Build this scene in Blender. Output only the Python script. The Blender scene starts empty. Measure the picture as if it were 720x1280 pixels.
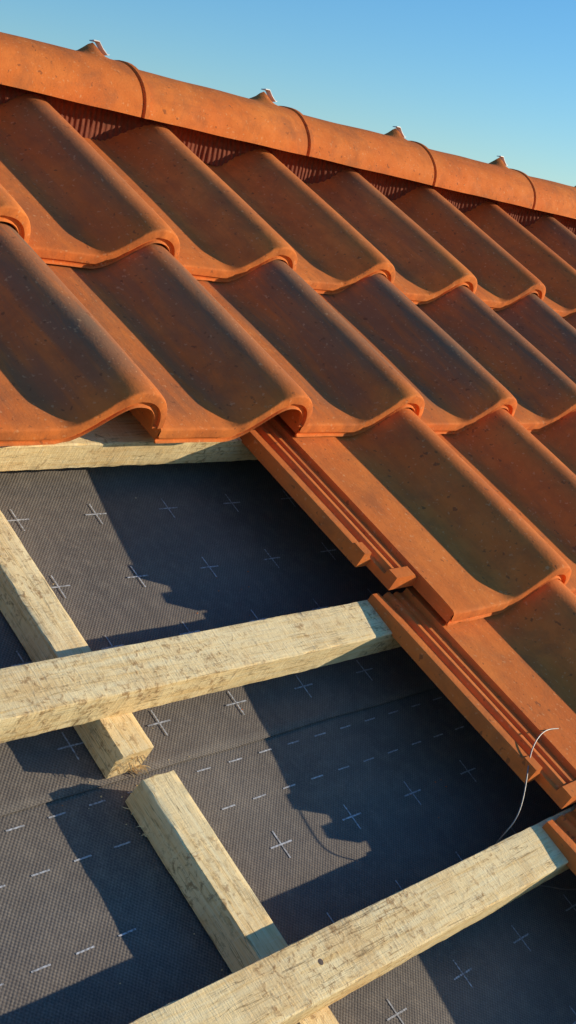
import bpy, math, random
import numpy as np
from mathutils import Matrix, Vector, noise
random.seed(7)
TH=math.radians(30)
M3=Matrix(((1,0,0),(0,math.cos(TH),-math.sin(TH)),(0,math.sin(TH),math.cos(TH))))
M4=Matrix.Translation((0,0,5.5))@M3.to_4x4()
G=.34;W=.2723;S0=.7134;TB=-.0188
sc=bpy.context.scene
sc.view_settings.view_transform='Standard';sc.view_settings.look='None';sc.view_settings.exposure=0
# ---------------- helpers
def mesh(name,V,F,mat,parent=None,world=True,smooth=True,sharp=35):
    me=bpy.data.meshes.new(name);me.from_pydata([tuple(v) for v in V],[],F);me.update()
    if smooth:
        me.shade_smooth()
        me.set_sharp_from_angle(angle=math.radians(sharp))
    if mat: me.materials.append(mat)
    ob=bpy.data.objects.new(name,me);sc.collection.objects.link(ob)
    if parent: ob.parent=parent
    elif world: ob.matrix_world=M4
    return ob
def empty(name):
    e=bpy.data.objects.new(name,None);sc.collection.objects.link(e);e.matrix_world=M4;e.empty_display_size=.1;return e
class NT:
    def __init__(s,name):
        s.m=bpy.data.materials.new(name);s.m.use_nodes=True;s.t=s.m.node_tree;s.b=s.t.nodes['Principled BSDF']
    def n(s,typ):
        return s.t.nodes.new(typ)
    def l(s,a,b): s.t.links.new(a,b)
    def coord(s,scale=(1,1,1),rot=(0,0,0)):
        c=s.n('ShaderNodeTexCoord');m=s.n('ShaderNodeMapping');m.inputs['Scale'].default_value=scale;m.inputs['Rotation'].default_value=rot
        s.l(c.outputs['Object'],m.inputs['Vector']);return m.outputs['Vector']
    def noise(s,vec,scale,detail=4,rough=.55,dist=0):
        x=s.n('ShaderNodeTexNoise');x.inputs['Scale'].default_value=scale;x.inputs['Detail'].default_value=detail;x.inputs['Roughness'].default_value=rough;x.inputs['Distortion'].default_value=dist
        s.l(vec,x.inputs['Vector']);return x.outputs['Fac']
    def ramp(s,fac,stops):
        x=s.n('ShaderNodeValToRGB');e=x.color_ramp.elements
        while len(e)<len(stops): e.new(.5)
        for i,(p,c) in enumerate(stops):
            e[i].position=p;e[i].color=(c if isinstance(c,tuple) else (c,c,c))+(1,)
        s.l(fac,x.inputs['Fac']);return x.outputs['Color']
    def mix(s,fac,a,b,mode='MIX'):
        x=s.n('ShaderNodeMix');x.data_type='RGBA';x.blend_type=mode
        for sock,v in ((x.inputs[0],fac),(x.inputs[6],a),(x.inputs[7],b)):
            if isinstance(v,(int,float)): sock.default_value=v
            elif isinstance(v,tuple): sock.default_value=v+(1,)
            else: s.l(v,sock)
        return x.outputs[2]
    def math(s,op,a,b=0,c=None,clamp=False):
        x=s.n('ShaderNodeMath');x.operation=op;x.use_clamp=clamp
        for i,v in enumerate((a,b,c)):
            if v is None: continue
            if isinstance(v,(int,float)): x.inputs[i].default_value=v
            else: s.l(v,x.inputs[i])
        return x.outputs[0]
    def bump(s,h,strength=.3,dist=.001,prev=None):
        x=s.n('ShaderNodeBump');x.inputs['Strength'].default_value=strength;x.inputs['Distance'].default_value=dist
        s.l(h,x.inputs['Height'])
        if prev: s.l(prev,x.inputs['Normal'])
        return x.outputs['Normal']
    def fin(s,col,rough,nrm=None,spec=.3):
        if isinstance(col,tuple): s.b.inputs['Base Color'].default_value=col+(1,)
        else: s.l(col,s.b.inputs['Base Color'])
        if isinstance(rough,(int,float)): s.b.inputs['Roughness'].default_value=rough
        else: s.l(rough,s.b.inputs['Roughness'])
        s.b.inputs['Specular IOR Level'].default_value=spec
        if nrm: s.l(nrm,s.b.inputs['Normal'])
        return s.m
def clay(name,patina=True):
    t=NT(name);v=t.coord();oi=t.n('ShaderNodeObjectInfo')
    add=t.n('ShaderNodeVectorMath');add.operation='ADD'
    rv=t.n('ShaderNodeCombineXYZ');t.l(t.math('MULTIPLY',oi.outputs['Random'],37.),rv.inputs[0]);t.l(t.math('MULTIPLY',oi.outputs['Random'],91.),rv.inputs[1])
    t.l(v,add.inputs[0]);t.l(rv.outputs[0],add.inputs[1]);p=add.outputs[0]
    mp=t.n('ShaderNodeMapping');mp.inputs['Scale'].default_value=(1,.16,1) if patina else (.16,1,1);t.l(p,mp.inputs['Vector']);ps=mp.outputs['Vector']
    big=t.noise(p,7,4);fine=t.noise(p,260,3);mid=t.noise(p,40,5,.6);streak=t.noise(ps,34,6,.65,.5)
    base=t.mix(t.ramp(big,[(.35,0.),(.65,1.)]),(.77,.188,.040),(.87,.255,.056))
    base=t.mix(t.math('MULTIPLY',t.ramp(mid,[(.42,0.),(.7,1.)]),.35),base,(.58,.135,.030))
    base=t.mix(t.math('MULTIPLY',oi.outputs['Random'],.35),base,(.62,.14,.032))
    base=t.mix(t.math('MULTIPLY',t.ramp(streak,[(.48,0.),(.66,1.)]),.3),base,(.46,.125,.04))
    sep=t.n('ShaderNodeSeparateXYZ');t.l(v,sep.inputs[0])
    col=base
    if patina:
        oc=t.n('ShaderNodeSeparateColor');t.l(oi.outputs['Color'],oc.inputs[0])
        mr=t.n('ShaderNodeMapRange');mr.inputs[1].default_value=.004;mr.inputs[2].default_value=.05;t.l(sep.outputs[1],mr.inputs[0])
        f=t.math('MULTIPLY',t.ramp(streak,[(.34,.1),(.6,1.)]),mr.outputs[0])
        f=t.math('MULTIPLY',f,oc.outputs[0])
        col=t.mix(t.math('MULTIPLY',f,.8),col,(.35,.155,.075))
        mr2=t.n('ShaderNodeMapRange');mr2.inputs[1].default_value=.02;mr2.inputs[2].default_value=.13;t.l(sep.outputs[1],mr2.inputs[0])
        cz=t.n('ShaderNodeMapRange');cz.inputs[1].default_value=.022;cz.inputs[2].default_value=.047;t.l(sep.outputs[2],cz.inputs[0])
        g=t.math('MULTIPLY',t.math('MULTIPLY',cz.outputs[0],mr2.outputs[0]),t.math('MULTIPLY',oc.outputs[0],t.ramp(streak,[(.3,.45),(.6,1.)])))
        col=t.mix(t.math('MULTIPLY',g,.8),col,(.22,.145,.09))
    spk=t.ramp(t.noise(p,150,2),[(.64,0.),(.72,1.)])
    col=t.mix(t.math('MULTIPLY',spk,.4),col,(.9,.48,.22))
    spd=t.ramp(t.noise(p,95,2),[(.66,0.),(.72,1.)])
    col=t.mix(t.math('MULTIPLY',spd,.6),col,(.18,.07,.035))
    grime=t.ramp(t.noise(p,16,6,.7,.4),[(.48,0.),(.70,1.)])
    col=t.mix(t.math('MULTIPLY',grime,.5 if patina else .6),col,(.36,.125,.05))
    if patina:
        ed=t.n('ShaderNodeMapRange');ed.inputs[1].default_value=.003;ed.inputs[2].default_value=-.002;t.l(sep.outputs[1],ed.inputs[0])
        col=t.mix(t.math('MULTIPLY',t.math('MULTIPLY',ed.outputs[0],t.ramp(mid,[(.4,.0),(.6,1.)])),.5),col,(.34,.11,.04))
    n1=t.bump(fine,.5,.0008);n2=t.bump(mid,.35,.0012,n1);n3=t.bump(big,.4,.003,n2)
    return t.fin(col,t.ramp(mid,[(.3,.72),(.7,.88)]),n3,.06)
def wood(name,axis,tint=0):
    t=NT(name);sc1=(1.0,22,22) if axis==0 else (22,1.0,22)
    v=t.coord(sc1);v0=t.coord()
    sc2=(26,3,3) if axis==0 else (3,26,3)
    vs=t.coord(sc2)
    gr=t.noise(v,7,6,.65,.6);bl=t.noise(v0,11,5,.6,.3);fine=t.noise(v,26,4,.7);saw=t.noise(vs,16,3,.5)
    col=t.ramp(gr,[(.3,(.84,.55,.23)),(.45,(.97,.72,.37)),(.7,(.99,.81,.48))])
    col=t.mix(t.math('MULTIPLY',t.ramp(bl,[(.48,0.),(.66,1.)]),.5),col,(.74,.47,.21))
    band=t.ramp(t.noise(v0,9,3,.5),[(.43,0.),(.57,1.)])
    mott=t.ramp(t.noise(v0,110,5,.75,.5),[(.52,0.),(.63,1.)])
    col=t.mix(t.math('MULTIPLY',t.math('MULTIPLY',mott,band),.8),col,(.36,.19,.08))
    col=t.mix(t.math('MULTIPLY',t.ramp(fine,[(.56,0.),(.70,1.)]),.6),col,(.48,.28,.11))
    crack=t.ramp(t.noise(v,3.4,4,.6,.3),[(.488,0.),(.5,1.),(.512,0.)])
    crm=t.ramp(t.noise(v0,14,2),[(.45,0.),(.55,1.)])
    ck=t.math('MULTIPLY',crack,crm)
    col=t.mix(t.math('MULTIPLY',ck,.75),col,(.22,.12,.05))
    col=t.mix(t.math('MULTIPLY',t.ramp(saw,[(.58,0.),(.7,1.)]),.25),col,(.98,.87,.60))
    n1=t.bump(fine,.5,.0012);n2=t.bump(saw,.4,.0013,n1);n3=t.bump(t.noise(v0,110,5,.75,.5),.5,.0015,n2)
    return t.fin(col,.9,n3,.05)
def simple(name,col,rough=.6,metal=0,ns=30,amt=.25,bd=.001):
    t=NT(name);v=t.coord();n=t.noise(v,ns,5,.6)
    c=t.mix(t.math('MULTIPLY',t.ramp(n,[(.3,0.),(.7,1.)]),amt*2),col,tuple(x*.5 for x in col))
    t.b.inputs['Metallic'].default_value=metal
    return t.fin(c,rough,t.bump(n,.4,bd))
def memb():
    t=NT('underlay_membrane_fabric');v=t.coord();s=t.n('ShaderNodeSeparateXYZ');t.l(v,s.inputs[0])
    a=t.math('SINE',t.math('MULTIPLY',s.outputs[0],2*math.pi/.0046));b=t.math('SINE',t.math('MULTIPLY',s.outputs[1],2*math.pi/.0046))
    w=t.math('MULTIPLY',a,b)
    w01=t.math('MULTIPLY_ADD',w,.5,.5)
    big=t.noise(v,6,5,.6);mid=t.noise(v,55,4,.6);fi=t.noise(v,600,2)
    col=t.mix(t.ramp(big,[(.3,0.),(.7,1.)]),(.165,.138,.118),(.24,.203,.172))
    col=t.mix(t.math('MULTIPLY',t.ramp(mid,[(.45,0.),(.7,1.)]),.45),col,(.33,.275,.22))
    col=t.mix(t.math('MULTIPLY',w01,.58),col,(.045,.042,.045))
    col=t.mix(t.math('MULTIPLY',t.ramp(fi,[(.5,0.),(.75,1.)]),.3),col,(.45,.38,.31))
    n=t.bump(w,.5,.0005);n=t.bump(mid,.4,.002,n)
    return t.fin(col,.85,n,.08)
def printm():
    t=NT('white_print');v=t.coord();n=t.noise(v,350,3,.6);n2=t.noise(v,9,2)
    c=t.mix(t.ramp(n,[(.38,0.),(.6,1.)]),(.22,.21,.21),(.62,.63,.66))
    c=t.mix(t.math('MULTIPLY',t.ramp(n2,[(.4,0.),(.65,1.)]),.5),c,(.28,.27,.27))
    return t.fin(c,.8,None,.2)
CLAY=clay('terracotta');CLAYR=clay('ridge_terracotta',False)
WS=wood('sawn_softwood_batten',0);WT=wood('sawn_softwood_counter',1)
MEM=memb();PRN=printm()
# ---------------- tile
HR=.053
def prof(u):
    a,b=-.108,-.006;H=HR
    if u<-.228:      # interlock flange with ribs
        x=(u+.303)
        z=-.008
        for c,w,hh in ((.008,.0085,.008),(.038,.0055,.006),(.058,.003,.004)):
            d=abs(x-c)/w
            if d<1.35: z+=hh*max(0,min(1,(1.35-d)/.6))
        return z
    if u<a: return 0.
    if u<b:
        q=(u-a)/(b-a);return H*(.5-.5*math.cos(math.pi*q))
    r=.056;q=min(1,max(0,(u-b)/r))
    return -.002+(H+.002)*math.sqrt(max(0,1-q**2.3))
us=[-.303,-.3015,-.2985,-.2915,-.2885,-.286,-.2835,-.2805,-.2725,-.2700,-.2680,-.2625,-.2600,-.2575,-.2495,-.2475,-.2425,-.2410,-.2285,-.2275,-.224]
us+=list(np.linspace(-.21,-.115,7))+list(np.linspace(-.108,-.008,20))+[-.003,.003,.009,.015,.021,.027,.032,.037,.041,.0445,.047,.049,.0498]
Ls=[0,.0006,.0015,.003,.005,.009,.016,.028,.05,.066,.07,.086,.088,.115,.135,.137,.16,.19,.23,.27,.31,.35,.385,.405,.412]
def tile_mesh():
    nu=len(us);P=[(u,prof(u)) for u in us]
    off=[]
    for i in range(nu):
        a=P[max(0,i-1)];b=P[min(nu-1,i+1)]
        d=np.array([b[0]-a[0],b[1]-a[1]]);d/=np.linalg.norm(d);off.append((d[1],-d[0]))
    V=[];idx={}
    def zt(u,z,L):
        zz=z
        if -.281<u<-.2290 and L<.087: zz=max(zz,.0015)     # lug block at the end of the interlock
        if u<-.287 and .114<L<.136 : zz=max(zz,.0035)
        zz-=.0018*max(0,1-L/.025)**2
        if L<.003: zz-=.0026*(1-math.sqrt(max(0,1-(1-L/.003)**2)))
        zz+=.0012*math.sin(math.pi*L/.41)
        return zz
    i0=next(i for i,u in enumerate(us) if u>-.2285+1e-6)
    for k,L in enumerate(Ls):
        for i,u in enumerate(us):
            z=P[i][1]
            idx[('t',k,i)]=len(V);V.append((u,L,zt(u,z,L)))
            th=.013
            ox,oz=off[i]
            if i<=i0: idx[('b',k,i)]=len(V);V.append((u,L+(.003 if L==0 else 0),-.019));continue
            tt=th+.008*max(0,1-L/.03)
            lb=.004 if L==0 else L
            idx[('b',k,i)]=len(V);V.append((u+ox*tt*.8,lb,zt(u,z,L)+oz*tt))
    F=[]
    K=len(Ls);kf=next(k for k,L in enumerate(Ls) if L>=.07);kn=next(k for k,L in enumerate(Ls) if L>=.115)
    def ok(k,i):
        if i<0 or i>=nu-1 or k<0 or k>=K-1: return False
        if i<i0 and k<kf: return False
        if i<7 and k<kn: return False
        return True
    T=lambda k,i:idx[('t',k,i)];B=lambda k,i:idx[('b',k,i)]
    for k in range(K-1):
        for i in range(nu-1):
            if not ok(k,i): continue
            F.append((T(k,i),T(k,i+1),T(k+1,i+1),T(k+1,i)))
            F.append((B(k,i),B(k+1,i),B(k+1,i+1),B(k,i+1)))
            if not ok(k,i-1): F.append((T(k,i),T(k+1,i),B(k+1,i),B(k,i)))
            if not ok(k,i+1): F.append((T(k,i+1),B(k,i+1),B(k+1,i+1),T(k+1,i+1)))
            if not ok(k-1,i):
                if k==0:
                    def mid(j,f,l):
                        key=('m',j,f,l)
                        if key not in idx:
                            a=V[T(0,j)];b=V[B(0,j)];idx[key]=len(V)
                            V.append((a[0]*(1-f)+b[0]*f,l,a[2]*(1-f)+b[2]*f))
                        return idx[key]
                    m1,m2=mid(i,.5,-.0005),mid(i+1,.5,-.0005);q1,q2=mid(i,.56,.0035),mid(i+1,.56,.0035)
                    F.append((T(0,i),m1,m2,T(0,i+1)));F.append((m1,q1,q2,m2));F.append((q1,B(0,i),B(0,i+1),q2))
                else: F.append((T(k,i),B(k,i),B(k,i+1),T(k,i+1)))
            if not ok(k+1,i): F.append((T(k+1,i),T(k+1,i+1),B(k+1,i+1),B(k+1,i)))
    return V,F
TV,TF=tile_mesh()
def clean(me):
    import bmesh
    bm=bmesh.new();bm.from_mesh(me)
    bmesh.ops.delete(bm,geom=[v for v in bm.verts if not v.link_faces],context='VERTS')
    bmesh.ops.recalc_face_normals(bm,faces=bm.faces);bm.to_mesh(me);bm.free()
variants=[]
for q in range(4):
    VV=[]
    for v in TV:
        w=noise.noise(Vector((v[0]*6+q*9,v[1]*5,q*3.1)))*.0012
        nick=max(0,noise.noise(Vector((v[0]*60,q*5.,v[2]*60)))-.3)*.005 if v[1]<.004 else 0
        VV.append((v[0]+w*.4,v[1]+nick+(noise.noise(Vector((v[0]*9,q*7.,0)))*.0018),v[2]+w))
    me=bpy.data.meshes.new('clay_roof_tile');me.from_pydata(VV,[],TF);clean(me);me.shade_smooth();me.set_sharp_from_angle(angle=math.radians(38));me.materials.append(CLAY);variants.append(me)
roof=empty('clay_tile_roof')
HB=.127;TILT=.083
cnt=0
for k in range(3,-9,-1):
    for j in range(-9 if k>=2 else 1,13):
        cnt+=1
        ob=bpy.data.objects.new('tile_%d'%cnt,random.choice(variants));sc.collection.objects.link(ob);ob.parent=roof
        r=lambda a:random.uniform(-a,a)
        ob.location=(S0+j*W+r(.0014),TB+k*G+r(.0025),HB+r(.001))
        ob.rotation_euler=(-math.atan(TILT)+r(.003),r(.004),r(.005))
        pat={3:.3,2:1.}.get(k,.1)
        if k==3: pat*=random.uniform(.5,1.8)
        ob.color=(pat*random.uniform(.75,1.),0,0,1)
# ---------------- battens
def beam(name,axis,lo,hi,a0,a1,h0,h1,mat,fine=(-.4,1.1),seed=0,parent=None,rough=.0009,ends=0.):
    xs=[];x=lo
    while x<hi:
        xs.append(x);x+=.005 if fine[0]<x<fine[1] else .08
    xs.append(hi)
    pa=[0,.03,.2,.4,.6,.8,.97];ph=[.04,.3,.6,.96]
    ring=[(q,0) for q in pa]+[(1,0)]+[(1,q) for q in ph]+[(1,1)]+[(1-q,1) for q in pa[1:]]+[(0,1)]+[(0,1-q) for q in ph]
    V=[];F=[];m=len(ring)
    for xi,x in enumerate(xs):
        for (p,q) in ring:
            corner=(p in(0,1)) and (q in (0,1))
            ww,hh=a1-a0,h1-h0
            cut=.0005+.0035*max(0,noise.noise(Vector((x*26,p*3+seed,q*5)))-.12)
            a=a0+p*ww;h=h0+q*hh
            if corner:
                a+=(cut if p==0 else -cut);h+=(cut if q==0 else -cut)
            s=Vector((x*60,p*9+seed*5,q*9))
            n1=noise.noise(s)*rough*.7;n2=noise.noise(Vector((x*5,seed,p*.7)))*.0016
            n3=noise.noise(Vector((x*200,p*30,q*30+seed)))*rough*.35
            if q==1: h+=n1+n2+n3
            elif q==0: h+=n1*.3
            if p==0: a+=n1+n2+n3
            if p==1: a-=n1+n2+n3
            xx=x
            if xi in(0,len(xs)-1): xx+=noise.noise(Vector((p*14,q*9,seed)))*ends
            V.append((xx,a,h) if axis==0 else (a,xx,h))
    for xi in range(len(xs)-1):
        for i in range(m):
            F.append((xi*m+i,xi*m+(i+1)%m,(xi+1)*m+(i+1)%m,(xi+1)*m+i))
    F.append(tuple(range(m)));F.append(tuple((len(xs)-1)*m+i for i in range(m)))
    ob=mesh(name,V,F,mat,parent=parent,sharp=28);clean(ob.data)
    ob.data.set_sharp_from_angle(angle=math.radians(28));return ob
CB=.039;BT=.081
battens=[]
for k in range(-8,4):
    battens.append(beam('roof_batten',0,-3.2,4.2,k*G+.001,k*G+.056,CB+.001,BT,WS,seed=k*1.7+3,fine=(-.3,1.1) if -1<=k<=2 else (9,9)))
def splinters(parent,pts,axis,name='splinters',n=26):
    V=[];F=[]
    for (c,d,L,spread) in pts:
        for i in range(n):
            o=Vector(c)+Vector((random.uniform(-1,1)*spread[0],random.uniform(-1,1)*spread[1],random.uniform(-1,1)*spread[2]))
            dd=(Vector(d)+Vector((random.uniform(-.5,.5),random.uniform(-.5,.5),random.uniform(-.4,.3)))).normalized()
            l=L*random.uniform(.3,1);w=random.uniform(.0004,.001)
            sd=dd.cross(Vector((0,0,1))).normalized()*w
            b=len(V);mid=o+dd*l*.6+Vector((0,0,random.uniform(-.002,.003)))
            V+= [o-sd,o+sd,mid+sd*.7,mid-sd*.7,o+dd*l,o+Vector((0,0,w)),mid+Vector((0,0,w))]
            F+=[(b,b+1,b+2,b+3),(b+3,b+2,b+4),(b,b+5,b+6,b+3),(b+5,b+1,b+2,b+6),(b+3,b+6,b+4),(b+6,b+2,b+4)]
    return mesh(name,V,F,parent.data.materials[0],parent=parent,smooth=False)
for s in (-2.0,-1.2,-.49,1.02,1.78,2.5,3.3):
    beam('counter_batten',1,-3.,1.33,s,s+.045,.001,CB,WT,fine=(9,9),seed=s)
cu=beam('counter_batten',1,.297,1.33,.226,.2715,.003,CB,WT,fine=(.25,.75),seed=2.2,ends=.006)
cl=beam('counter_batten',1,-3.,.268,.2335,.277,.001,CB,WT,fine=(-.3,.3),seed=5.2,ends=.003)
splinters(cu,[((.249,.297,.018),(0,-1,-.2),.010,(.022,.002,.014)),((.264,.298,.006),(.6,-1,0),.018,(.010,.002,.004))],1,n=22)
splinters(cl,[((.2335,.02,.022),(-.4,1,0),.008,(.001,.10,.010)),((.2345,.24,.004),(-.9,.5,0),.012,(.002,.02,.002))],1,n=10)
# ---------------- membrane
def hz(s,t):
    z=.0024*noise.noise(Vector((s*3.1,t*4.3,1.3)))+.0011*noise.noise(Vector((s*12,t*9,4.)))
    z+=.0016*math.exp(-((t-.15-.25*s)/.02)**2)*.5
    return z-.0022
def zu(s,t):
    e=max(0,1-(t-.29)/.03)
    return hz(s,t)+.0012+e*(.0012+.0016*max(0,noise.noise(Vector((s*7,3.,1)))))
def sheet(name,fz,s0,s1,t0,t1,edge=None,mat=MEM,step=.012,parent=None):
    def rng(a,b,lo,hi,st):
        r=[a];
        while r[-1]<b-1e-6:
            x=r[-1];r.append(min(b,x+(st if lo<=x<hi else .15)))
        return r
    S=rng(s0,s1,-.15,1.3,step);Tt=rng(t0,t1,-.35,1.2,step);V=[];F=[]
    for t in Tt:
        for s in S:
            tt=t
            if edge and t==t0: tt=t+edge(s)
            V.append((s,tt,fz(s,t)))
    n=len(S)
    for a in range(len(Tt)-1):
        for b in range(n-1): F.append((a*n+b,a*n+b+1,(a+1)*n+b+1,(a+1)*n+b))
    return mesh(name,V,F,mat,parent=parent)
mb=empty('underlay_membrane')
sheet('lower_sheet',hz,-3.1,4.2,-3.1,.39,parent=mb)
up=sheet('upper_sheet',zu,-3.1,4.2,.2915,1.338,edge=lambda s:.0025*noise.noise(Vector((s*6,0,2))),parent=mb)
so=up.modifiers.new('sol','SOLIDIFY');so.thickness=.0009;so.offset=1
V=[];F=[]
def bar(s,t,ls,lt,fz):
    n=4;b=len(V)
    for i in range(n+1):
        for j in (0,1):
            if ls>lt: x,y=s-ls/2+ls*i/n,t+(j-.5)*lt
            else: x,y=s+(j-.5)*ls,t-lt/2+lt*i/n
            V.append((x,y,fz(x,y)+(.0022 if fz is zu else .0007)))
    for i in range(n):
        q=b+i*2
        F.append((q,q+1,q+3,q+2) if ls<=lt else (q,q+2,q+3,q+1))
def cross(s,t,fz):
    s+=random.uniform(-.001,.001)
    bar(s,t,.034,.0019,fz)
    bar(s,t+.0091,.0019,.0158,fz);bar(s,t-.0091,.0019,.0158,fz)
p=.1224
for t,a in ((.744,.325),(.641,.3243),(.5387,.3222),(.447,.34),(.3421,.3342)):
    for i in range(-3,12): cross(a+i*p,t,zu)
for t,a in ((.1711,.3904),(.07,.39),(-.0312,.3917),(-.134,.39),(-.236,.39)):
    for i in range(0,12): cross(a+i*p,t,hz)
for t in (.277,.2285):
    for i in range(-12,40): bar(.355+i*.0497,t,.021,.0017,hz)
for i in range(-14,-3): bar(.355+i*.0497,.148,.021,.0017,hz)
mesh('printed_marks',V,F,PRN,parent=mb)
def crumbs(name,mat,n,box,size,parent,bias=None):
    V=[];F=[]
    for i in range(n):
        if bias and random.random()<.6:
            c=random.choice(bias);s=random.gauss(c[0],.03);t=random.gauss(c[1],.03)
        else: s=random.uniform(box[0],box[1]);t=random.uniform(box[2],box[3])
        r=size*random.uniform(.3,1.)**1.5;z=(zu(s,t)+.001 if t>.292 else hz(s,t))
        b=len(V);a0=random.random()*6
        for q in range(5):
            a=a0+q*1.2566;rr=r*random.uniform(.5,1.1);V.append((s+rr*math.cos(a),t+rr*math.sin(a)*.7,z+.0003))
        V.append((s,t,z+r*.7))
        for q in range(5): F.append((b+q,b+(q+1)%5,b+5))
    mesh(name,V,F,mat,parent=parent,smooth=False)
crumbs('sawdust',WS,90,(-.1,.9,-.2,.8),.0016,mb,bias=[(.25,.28),(.24,.31),(.22,.1),(.3,.36)])
crumbs('clay_crumbs',CLAYR,22,(.0,.9,-.2,.7),.0022,mb,bias=[(.6,.5),(.65,.15)])
# ---------------- ridge caps
UPT,UPH=math.sin(math.radians(35)),math.cos(math.radians(35))
CT,CH=1.4146,.135;A_,B_=.085,.075
hor=Vector((0,UPH,-UPT));upv=Vector((0,UPT,UPH))
PR=.43;J0=.92
rc=empty('ridge_cap_row')
CLIP=simple('galvanised_clip',(.7,.7,.68),.5,.0,60,.15)
def cap(i):
    s1=J0+i*PR;L=PR+.03
    V=[];F=[];na=28;nx=40
    xs=[0,.003]+list(np.linspace(.02,L-.04,nx))+[L-.0165,L-.015,L-.0115,L-.010,L-.003,L-.001,L]
    ph0=math.radians(102)
    for layer in (0,1):
        for xi,x in enumerate(xs):
            fl=1.0-.07*(1-x/L)
            add=.0
            if x>L-.0105: add=.0022
            if L-.0155<x<L-.011: add=-.0035
            if xi==len(xs)-1 or xi==0: add-=.0015
            if layer: add=0
            for a in range(na+1):
                ph=-ph0+2*ph0*a/na
                th=.009*layer
                d=x-(L-.062)
                bmp=0
                if layer==0:
                    w=math.exp(-(ph/.2)**2)
                    bmp=.022*w*(max(0,1-abs(d)/(.035 if d<0 else .022)))**1.1
                ra=A_*fl+add-th;rb=B_*fl+add-th+bmp
                v=hor*(math.sin(ph)*ra)+upv*(math.cos(ph)*rb)
                nz=noise.noise(Vector((x*8+i*3.3,ph*1.5,.2)))*.0018
                V.append((s1-L+x,CT+v.y*(1+nz),CH+v.z+nz))
    nX=len(xs);m=na+1;O=nX*m
    for xi in range(nX-1):
        for a in range(na):
            q=xi*m+a;F.append((q,q+m,q+m+1,q+1));F.append((O+q,O+q+1,O+q+m+1,O+q+m))
        for a in (0,na):
            q=xi*m+a;F.append((q,O+q,O+q+m,q+m))
    for xi in (0,nX-1):
        for a in range(na):
            q=xi*m+a;F.append((q,q+1,O+q+1,O+q))
    ob=mesh('ridge_cap_%d'%(i+10),V,F,CLAYR,parent=rc,sharp=40);clean(ob.data)
    c=Vector((s1-.045,CT,CH))+upv*(B_*.99+.001)
    pts=[(-.018,.022),(-.006,.0225),(.003,.013),(.014,.005),(.018,.006)]
    V=[];F=[]
    for (x,z) in pts:
        for w in (-.006,.006):
            for t in (0,.0016):
                v=c+Vector((x,0,0))+upv*(z+t)+hor*w;V.append(v)
    for q in range(len(pts)-1):
        b=q*4;n=b+4
        F+=[(b,b+2,n+2,n),(b+1,n+1,n+3,b+3),(b,n,n+1,b+1),(b+2,b+3,n+3,n+2)]
    F+=[(0,1,3,2),(16,18,19,17)]
    mesh('clip_%d'%(i+10),V,F,CLIP,parent=rc,smooth=False)
for i in range(-8,9): cap(i)
# ---------------- ridge vent strip
VENT=simple('vent_strip_red',(.26,.062,.026),.9,0,120,.4)
V=[];F=[];ss=np.arange(-3.,4.1,.0028)
def roofz(s,t):
    j=math.floor((s-S0-.05)/W)+1;u=s-(S0+j*W)
    return HB-TILT*(t-(TB+3*G))+max(prof(max(u,-.222)),0)
rowsn=7
for q in range(rowsn):
    f=q/(rowsn-1)
    for i,s in enumerate(ss):
        zz=roofz(s,1.37)
        t=1.366+.035*f+.012*noise.noise(Vector((s*16,0,0)))*(1-f)
        zl=zz+.002
        z=zl+(max(.168,zl)-zl)*f
        t+=.0022*(1 if (i//2)%2 else -1)*(.5+.5*noise.noise(Vector((s*50,f*3,0))))
        V.append((s,t,z))
n=len(ss)
for q in range(rowsn-1):
    for i in range(n-1):
        if q>=rowsn-3 and noise.noise(Vector((ss[i]*9,q*.3,5)))>.12: continue
        F.append((q*n+i,q*n+i+1,(q+1)*n+i+1,(q+1)*n+i))
mesh('ridge_vent_strip',V,F,VENT,smooth=False)
# ---------------- nails, wire
STEEL=simple('rusty_steel',(.14,.10,.08),.6,.4,200,.3)
def nail(s,t,h,parent):
    V=[];F=[];m=12
    for (r,z) in ((.0030,-.002),(.0034,.0002),(.0031,.0007),(.0012,.0008)):
        for a in range(m): V.append((s+r*math.cos(a*2*math.pi/m),t+r*math.sin(a*2*math.pi/m),h+z))
    for q in range(3):
        for a in range(m): F.append((q*m+a,q*m+(a+1)%m,(q+1)*m+(a+1)%m,(q+1)*m+a))
    F.append(tuple(range(3*m,4*m)));mesh('nail',V,F,STEEL,parent=parent)
nail(.255,.03,BT,battens[8])
cv=bpy.data.curves.new('tie_wire','CURVE');cv.dimensions='3D';cv.bevel_depth=.0008;cv.bevel_resolution=3
sp=cv.splines.new('NURBS')
pts=[(.79,.138,.118),(.772,.138,.123),(.758,.138,.127),(.735,.138,.128),(.700,.125,.122),(.672,.099,.112),(.645,.075,.10),(.627,.064,.088),(.620,.062,.06),(.633,.055,.02),(.66,.03,.010),(.70,.012,.009),(.735,-.002,.008),(.765,-.02,.009),(.83,-.03,.01)]
sp.points.add(len(pts)-1)
for q,a in zip(sp.points,pts): q.co=a+(1,)
sp.use_endpoint_u=True;sp.order_u=4
wo=bpy.data.objects.new('tie_wire',cv);sc.collection.objects.link(wo);wo.matrix_world=M4
cv.materials.append(simple('wire_steel',(.33,.31,.29),.5,.6,100,.1))
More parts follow.
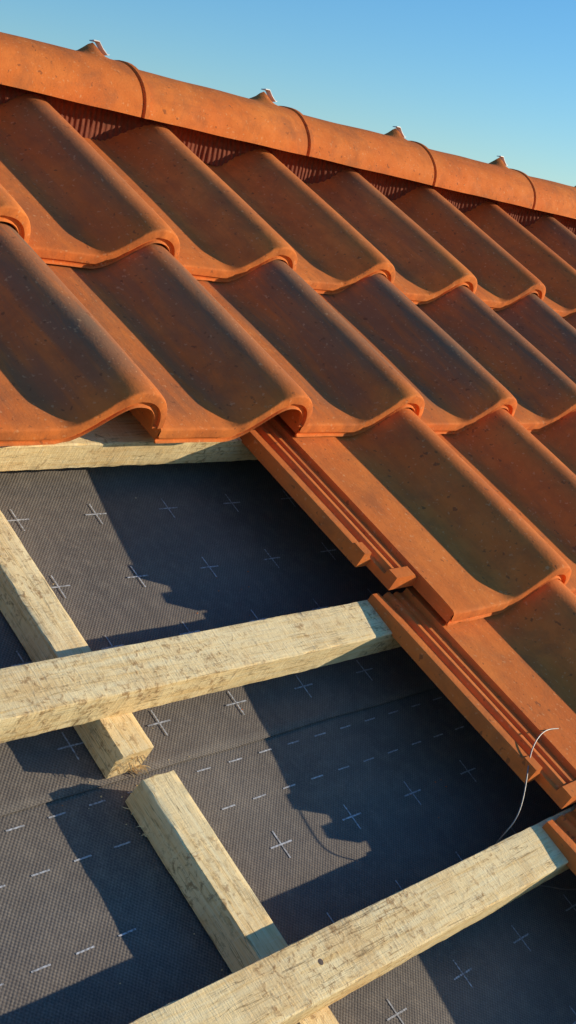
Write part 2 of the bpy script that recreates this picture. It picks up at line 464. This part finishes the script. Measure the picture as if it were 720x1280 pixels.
# ---------------- house & ground
house=empty('house');house.matrix_world=Matrix.Identity(4)
def wp(s,t,h): return M4@Vector((s,t,h))
PL=simple('wall_plaster',(.55,.5,.42),.9,0,8,.15);DK=simple('light_stop_brown',(.3,.22,.14),.9,0,20,.2);BK=simple('back_tiles',(.42,.13,.05),.8,0,14,.2)
ap=wp(0,1.338,-.02);ev=wp(0,-3.1,-.02)
by=2*ap.y-ev.y
mesh('light_stop_sheet',[(-3.1,ev.y,ev.z),(4.2,ev.y,ev.z),(4.2,ap.y,ap.z),(-3.1,ap.y,ap.z)],[(0,1,2,3)],DK,parent=house,smooth=False)  # unseen solid sheet added below the membrane to stop light
V=[];F=[];N=90
for i in range(N+1):
    for j,f in enumerate(np.linspace(0,1,14)):
        s=-3.1+7.3*i/N
        for e in (0,1):
            V.append((s,ap.y+.02+(by-ap.y)*f+0*e,ap.z+.07-(ap.z-ev.z)*f+.02*abs(math.sin(s*math.pi/W))+(.02 if e else 0)))
m=28
for i in range(N):
    for j in range(m-1): F.append((i*m+j,(i+1)*m+j,(i+1)*m+j+1,i*m+j+1))
mesh('back_slope_tiles',V,F,BK,parent=house,smooth=False)
y0,y1=ev.y+.4,by-.4;zt=ev.z+.1;x0,x1=-2.9,4.0
V=[(x0,y0,0),(x1,y0,0),(x1,y1,0),(x0,y1,0),(x0,y0,zt),(x1,y0,zt),(x1,y1,zt),(x0,y1,zt),(x0,ap.y,ap.z-.08),(x1,ap.y,ap.z-.08)]
mesh('walls',V,[(0,1,5,4),(2,3,7,6),(0,4,8,7,3),(1,2,6,9,5)],PL,parent=house,smooth=False)
GR=simple('grass_ground',(.08,.1,.04),.95,0,.6,.3,.02)
g=mesh('ground',[(-3000,-3000,0),(3000,-3000,0),(3000,3000,0),(-3000,3000,0)],[(0,1,2,3)],GR,world=False,smooth=False)
# ---------------- camera
R=Matrix(((.63799,-.55836,.53028),(.06033,.72277,.68845),(-.76767,-.40724,.4948)))
rot=(M3@R.transposed()).to_quaternion().to_matrix().to_4x4()
cd=bpy.data.cameras.new('camera');co=bpy.data.objects.new('camera',cd);sc.collection.objects.link(co)
co.matrix_world=Matrix.Translation(M4@Vector((-.6394,-.1426,.9213)))@rot
cd.sensor_fit='VERTICAL';cd.sensor_height=36;cd.lens=1649.9/1280*36;cd.clip_start=.02;cd.clip_end=6000
sc.camera=co
# ---------------- light
sd=(M3@Vector((2.0,-.84,1.))).normalized()
el=math.asin(sd.z);az=math.atan2(sd.x,sd.y)
sl=bpy.data.lights.new('sun','SUN');sl.energy=5;sl.angle=math.radians(.5);sl.color=(1,.88,.66)
slo=bpy.data.objects.new('sun',sl);sc.collection.objects.link(slo)
slo.rotation_euler=sd.to_track_quat('Z','Y').to_euler();slo.location=(5,-5,12)
w=bpy.data.worlds.new('World');sc.world=w;w.use_nodes=True
bg=w.node_tree.nodes['Background'];sk=w.node_tree.nodes.new('ShaderNodeTexSky');sk.sky_type='NISHITA';sk.sun_disc=False
sk.sun_elevation=el;sk.sun_rotation=az;sk.air_density=1.05;sk.dust_density=0.;sk.ozone_density=5.
hs=w.node_tree.nodes.new('ShaderNodeHueSaturation');hs.inputs['Saturation'].default_value=1.08;hs.inputs['Value'].default_value=1.3
w.node_tree.links.new(sk.outputs[0],hs.inputs['Color']);w.node_tree.links.new(hs.outputs[0],bg.inputs[0]);bg.inputs[1].default_value=.15
